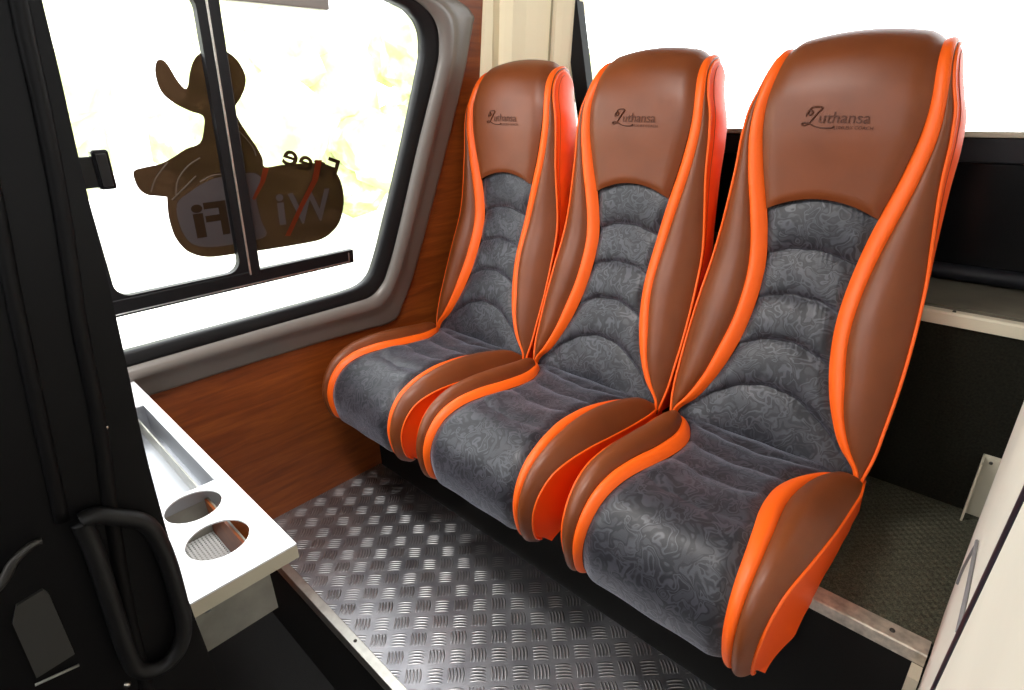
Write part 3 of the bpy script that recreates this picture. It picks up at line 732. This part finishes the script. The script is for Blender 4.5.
mb = MB(); mb.add([(-1.335, 1.73, -.1+ZC), (.8, 1.73, -.1+ZC), (.8, 1.73, .53+ZC), (-1.335, 1.73, .53+ZC), (-1.335, 1.733, -.1+ZC), (.8, 1.733, -.1+ZC), (.8, 1.733, .53+ZC), (-1.335, 1.733, .53+ZC)], [(0, 1, 2, 3), (7, 6, 5, 4)])
childof(mb.build('glass_pane', 'glass'), w2)
mb = MB(); mb.prism([(-1.348, 1.699), (-1.290, 1.699), (-1.290, 1.735), (-1.348, 1.735)], lambda x, y: (x+.0, y, -.083+ZC), lambda x, y: (x+.0, y, .52+ZC))
for k in range(len(mb.v)):
    x, y, z = mb.v[k]; mb.v[k] = (x-.21*(z-ZC-.2)+.03 if 0 else x+(-.20)*(z-ZC-.20), y, z)
childof(mb.build('gasket', 'rubber'), w2)
mb = MB(); mb.box(-1.32, .8, 1.699, 1.735, .50+ZC, .53+ZC); childof(mb.build('gasket', 'rubber'), w2)
# ceiling above the frame, put in for its shading of the cabin
mb = MB(); mb.box(-1.65, 1.2, -1.2, 1.78, .75+ZC, .79+ZC); o = mb.build('ceiling', 'white_sheet'); tag(o, 'unseen ceiling lining, put in to shade the cabin', kind='structure')

# unseen front and far side walls, added with openings sized to shape the light
mb = MB(); X0, X1, Z0, Z1 = -1.65, 1.2, -1.6+ZC, .79+ZC
mb.box(X0, X1, -1.24, -1.2, Z0, .02+ZC); mb.box(X0, -1.2, -1.24, -1.2, .02+ZC, Z1); mb.box(0, X1, -1.24, -1.2, .02+ZC, Z1); mb.box(-1.2, 0, -1.24, -1.2, .64+ZC, Z1)
o = mb.build('wall_front_unseen', 'dark_lining'); tag(o, 'unseen dark front wall, added with an opening sized for the light', kind='structure')
mb = MB(); mb.box(1.2, 1.24, -1.24, 1.78, Z0, .15+ZC); mb.box(1.2, 1.24, -1.24, 1.78, .60+ZC, Z1); mb.box(1.2, 1.24, -1.24, -.9, -.05+ZC, .6+ZC); mb.box(1.2, 1.24, 1.5, 1.78, -.05+ZC, .6+ZC)
o = mb.build('wall_far_side_unseen', 'dark_lining'); tag(o, 'unseen dark far side wall, added with an opening sized for the light', kind='structure')
mb = MB(); mb.box(-1.65, -1.6, -1.24, YL, Z0, .79+ZC)
o = mb.build('wall_left_front', 'dark_lining'); tag(o, 'dark lining of the side wall ahead of the window', kind='structure')
# ------------------------------------------------------------------ right partition
XW = lambda y: .036+.030*max(0, y-.96)
mb = MB(); mb.prism([(1.357, -1.247), (1.357, .30), (.40, .30), (.44, -.235), (.475, -.33), (.52, -.46), (.585, -.66), (.64, -.90), (.72, -1.247), (.96, -1.247)],
                    lambda y, z: (XW(y), y, z+ZC), lambda y, z: (XW(y)+.03, y, z+ZC))
wr = mb.build('wall_right', 'whitewall'); tag(wr, 'off-white partition beside the platform on the right', kind='structure')
seam_yz = [(.385, .0), (.425, -.14), (.460, -.255), (.485, -.33), (.522, -.44), (.560, -.555), (.605, -.70), (.655, -.90), (.73, -1.25)]
SE = dense(seam_yz, 5)
mb = MB(); mb.tube([(.0385, p.x, p.y+ZC) for p in SE], .0075, 10)
s_ = mb.build('rubber_seal', 'blue_rubber', wr, True); s_['label'] = 'black rubber seal'
mb = MB(); loop = [(p.x-.006, p.y) for p in SE]+[(.20, -1.25), (.06, -1.25), (.06, .0)]
mb.prism(loop, lambda y, z: (.034, y, z+ZC), lambda y, z: (.066, y, z+ZC))
mb.build('near_panel', 'whitewall', wr)
mb = MB(); mb.box(.018, .034, .90, .9365, 0, ROOTZ-.024); mb.build('corner_post', 'sill', wr)
# bracket standing in the corner
br = MB(); br.box(.020, .052, 1.408, 1.4185, .001, .150, bev=.001); br.box(.020, .024, 1.370, 1.4185, .001, .150, bev=.001)
bo = empty('angle_bracket', (.03, 1.41, ROOTZ)); tag(bo, 'pale metal angle bracket at the riser corner beside the white partition', 'bracket')
b1 = br.build('plate', 'sill', bo); b1.location = (-.03, -1.41, 0)
# plate is modelled in world xy with z from the platform
s_ = screw(bo, (.036-.03, 1.4075-1.41, .138), (0, -1, 0), .0035, 'dark_metal')
def pixr(u, v_, X):
    d = fR @ Vector((u-cx, -(v_-cy), -fpx)); t = X/d.x; return (X, d.y*t, d.z*t+ZC)
fork = MB()  # thin grey tubes tracing two grey lines on the partition
def onwall(u, v_):
    y = 1.0
    for _ in range(6): X = XW(y)-.002; p = pixr(u, v_, X); y = p[1]
    return p
P1 = [onwall(*p) for p in [(977, 541), (974, 556), (971, 572), (967, 592), (962, 614), (958, 632)]]
fork.tube(dense(P1, 4), .0022, 6)
P2 = [onwall(*p) for p in [(976, 545), (969, 557), (962, 571), (957, 584)]]
fork.tube(dense(P2, 4), .0018, 6)
co = fork.build('grey_mark', 'mark', None, True); tag(co, 'thin grey forked cable on the white partition beside the platform', 'mark')

# ------------------------------------------------------------------ drinks tray on the side wall
tr = empty('drinks_tray', (-1.2, .178, -.62+ZC)); tag(tr, 'white metal drinks tray with round cup holes and a sunken bin, under the side window', 'tray')
zt = -.62; T0 = (-1.598, -.722, .100, .256)
def holes_plate(x0, x1, y0, y1, z0, z1, circles, rect):
    """flat plate with round and rectangular cut-outs"""
    bm = bmesh.new(); es = []
    def addloop(pts):
        vs = [bm.verts.new((x, y, z1)) for x, y in pts]
        for i in range(len(vs)): es.append(bm.edges.new((vs[i], vs[(i+1) % len(vs)])))
    addloop([(x0, y0), (x1, y0), (x1, y1), (x0, y1)])
    for (cx_, cy_, rx, ry) in circles: addloop([(cx_+rx*math.cos(2*PI*k/48), cy_+ry*math.sin(2*PI*k/48)) for k in range(48)])
    addloop([(rect[0], rect[2]), (rect[1], rect[2]), (rect[1], rect[3]), (rect[0], rect[3])])
    bmesh.ops.triangle_fill(bm, edges=es, use_beauty=True)
    res = bmesh.ops.extrude_face_region(bm, geom=bm.faces[:])
    for e in res['geom']:
        if isinstance(e, bmesh.types.BMVert): e.co.z = z0
    bmesh.ops.recalc_face_normals(bm, faces=bm.faces); bm.verts.index_update()
    v = [q.co.copy() for q in bm.verts]; f = [[q.index for q in t.verts] for t in bm.faces]; bm.free(); return v, f
rect = (-1.41, -.988, .122, .234)
v, f = holes_plate(*T0, zt+ZC-.003, zt+ZC, [(-.938, .180, .043, .044), (-.824, .177, .046, .046)], rect)
top = mk('tray_top', v, f, 'tray', None); childof(top, tr)
lip = MB(); z0, z1 = zt+ZC-.027, zt+ZC-.003
lip.box(T0[0], T0[1], T0[3]-.003, T0[3], z0, z1); lip.box(T0[1]-.003, T0[1], T0[2], T0[3]-.003, z0, z1); lip.box(T0[0], T0[1]-.003, T0[2], T0[2]+.003, z0, z1)
childof(lip.build('tray_lip', 'sill'), tr)
bi = MB(); zb = zt+ZC-.062
def plate(mb, a, b, c, d): mb.add([a, b, c, d], [(0, 1, 2, 3)])
x0, x1, y0, y1 = rect
bi.box(x0-.002, x0, y0, y1, zb, zt+ZC-.0031); bi.box(x1, x1+.002, y0, y1, zb, zt+ZC-.0031); bi.box(x0, x1, y0-.002, y0, zb, zt+ZC-.0031); bi.box(x0, x1, y1, y1+.002, zb, zt+ZC-.0031); bi.box(x0, x1, y0, y1, zb-.002, zb)
bo_ = bi.build('sunken_bin', 'tray_in'); childof(bo_, tr)
mb = MB(); mb.box(x0, x1, .180, .1825, zb, zb+.0016); q = mb.build('bin_seam', 'alu'); q.parent = bo_
bd = MB(); zl, zh = zt+ZC-.121, zt+ZC-.0275
bd.box(-1.598, -.748, .213, .216, zl, zh); bd.box(-1.598, -.748, .106, .109, zl, zh); bd.box(-.751, -.748, .109, .213, zl, zh)
childof(bd.build('tray_body', 'tray_body'), tr)
mb = MB(); mb.box(-.985, -.752, .2085, .2125, zl+.002, zh); q = mb.build('wood_toned_strip', 'wood'); childof(q, tr)  # wood-toned strip along the inner wall, showing through the cup holes
mb = MB(); mb.box(-.985, -.752, .110, .208, zl+.020, zl+.0215); childof(mb.build('perforated_plate', 'perf'), tr)
mb = MB(); mb.box(-.988, -.9855, .109, .213, zl, zh-.002); mb.box(-.985, -.751, .109, .213, zl, zl+.002); childof(mb.build('divider', 'tray_body'), tr)
q = MB().cyl((-.744, .122, zt+ZC-.040), (1, 0, 0), .006, .010, 14).build('end_screw', 'steel', None, True); childof(q, tr)

# ------------------------------------------------------------------ black door in the foreground, left
XD = -.5
def pd(u, v_, X=XD):
    d = fR @ Vector((u-cx, -(v_-cy), -fpx)); t = X/d.x; return (d.y*t, d.z*t)
dr = empty('folding_door', (XD, 0, ZC-1.5)); tag(dr, 'black door leaf with moulded pull handle standing at the left edge of the view', 'door')
edge = [(.114, .60), (.107, .30), pd(42, 0), pd(77, 150), pd(110, 290), pd(130, 380), pd(150, 470), pd(185, 590), pd(222, 690), (.070, -.75), (.070, -1.5)]
E_ = dense(edge, 4)
loop = [(p.x, p.y) for p in E_]+[(-.13, -1.5), (-.13, .60)]
mb = MB(); mb.prism(loop, lambda y, z: (XD-.035, y, z+ZC), lambda y, z: (XD, y, z+ZC)); lf = mb.build('door_leaf', 'black_soft'); childof(lf, dr)
# rounded vertical ribs on the leaf
def ribbon(pxs, r, name, mat, sq=None, off=0.0):
    P_ = dense([pd(*p) for p in pxs], 6); mb = MB(); mb.tube([(XD+off, p.x, p.y+ZC) for p in P_], r, 10); o = mb.build(name, mat, None, True); childof(o, dr); return o
ribbon([(8, -60), (22, 20), (44, 120), (62, 215), (80, 330), (98, 420), (112, 520), (130, 620), (150, 700)], .0055, 'door_rib', 'black_soft', off=.000)
ribbon([(-40, 60), (-10, 180), (14, 300), (40, 420), (62, 520)], .005, 'door_rib', 'black_soft', off=.001)
h = ribbon([(78, 516), (92, 510), (115, 512), (138, 516), (152, 530), (164, 556), (174, 590), (180, 618), (176, 640), (164, 656), (148, 664), (134, 662), (126, 650), (116, 622), (104, 584), (92, 548), (82, 524), (78, 516)], .0072, 'pull_handle', 'black', off=.010)
for p in ((105, 427), (127, 684)):
    y, z = pd(*p); q = screw(None, (XD, y, z+ZC), (1, 0, 0), .0022 if p[1] < 500 else .003); childof(q, dr)
lp = [pd(*p) for p in [(12, 622), (16, 604), (42, 588), (48, 592), (74, 652), (36, 676)]]
mb = MB(); mb.prism(lp, lambda y, z: (XD, y, z+ZC), lambda y, z: (XD+.003, y, z+ZC)); q = mb.build('grey_inset', M['taupe'] if 0 else 'dgrey' if 'dgrey' in M else 'plinth'); childof(q, dr)
mb = MB(); mb.tube([(XD+.004, *[a for a in (pd(34, 682)[0], pd(34, 682)[1]+ZC)]), (XD+.004, pd(78, 662)[0], pd(78, 662)[1]+ZC)], .0012, 6); childof(mb.build('metal_strip', 'tray_body', None, True), dr)
mb = MB(); P_ = dense([pd(*p) for p in [(-14, 590), (2, 574), (12, 556), (30, 540), (40, 536)]], 5); mb.tube([(XD+.008, p.x, p.y+ZC) for p in P_], [.0045-.0001*k for k in range(len(P_))], 8)
childof(mb.build('lock_lever', 'dark_metal', None, True), dr)

# ------------------------------------------------------------------ outdoors
mb = MB(); mb.box(-40, 40, -40, 40, -1.05, -1.0); o = mb.build('ground', 'ground'); tag(o, 'pale sunlit concrete outside', kind='structure')
bm = bmesh.new()
for k in range(70):
    y = random.uniform(-6, 14); z = random.uniform(-.2, 2.6); r = random.uniform(.5, 1.1)
    res = bmesh.ops.create_icosphere(bm, subdivisions=2, radius=r, matrix=Matrix.Translation((-10.5+random.uniform(-1, 1), y, z)))
    for v_ in res['verts']: v_.co += Vector((random.uniform(-.12, .12), random.uniform(-.12, .12), random.uniform(-.12, .12)))
me = bpy.data.meshes.new('hedge'); bm.to_mesh(me); bm.free(); me.materials.append(M['leaf'])
o = bpy.data.objects.new('hedge', me); COL.objects.link(o); tag(o, 'sunlit pale green hedge beyond the side window', 'hedge', kind='stuff')

# ------------------------------------------------------------------ light
sc = bpy.context.scene
w = bpy.data.worlds.new('world'); sc.world = w; w.use_nodes = True
bg = w.node_tree.nodes['Background']; bg.inputs[0].default_value = (.96, .98, 1.0, 1); bg.inputs[1].default_value = 6.5
def area(name, locn, target, sx, sy, power, col=(1, 1, 1)):
    l = bpy.data.lights.new(name, 'AREA'); l.shape = 'RECTANGLE'; l.size = sx; l.size_y = sy; l.energy = power; l.color = col
    o = bpy.data.objects.new(name, l); COL.objects.link(o); o.location = locn
    o.rotation_euler = (Vector(target)-Vector(locn)).to_track_quat('-Z', 'Y').to_euler(); return o
lm = empty('ceiling_lamp', (-.95, .22, .745+ZC)); tag(lm, 'flat white ceiling lamp above the seats', 'lamp')
mb = MB(); mb.box(-.30, .30, -.12, .12, -.018, .004, bev=.005); mb.build('lamp_housing', 'white_sheet', lm)
al = area('lamp_light', (-.95, .22, .715+ZC), (-1.0, .45, 0), .55, .2, 21, (1, .97, .93)); 
sc.view_settings.view_transform = 'Standard'; sc.view_settings.look = 'None'; sc.view_settings.gamma = 1; sc.view_settings.exposure = 0
sc.view_settings.use_curve_mapping = False
sc.cycles.max_bounces = 10; sc.cycles.transparent_max_bounces = 12
try: sc.cycles.use_denoising = True
except Exception: pass
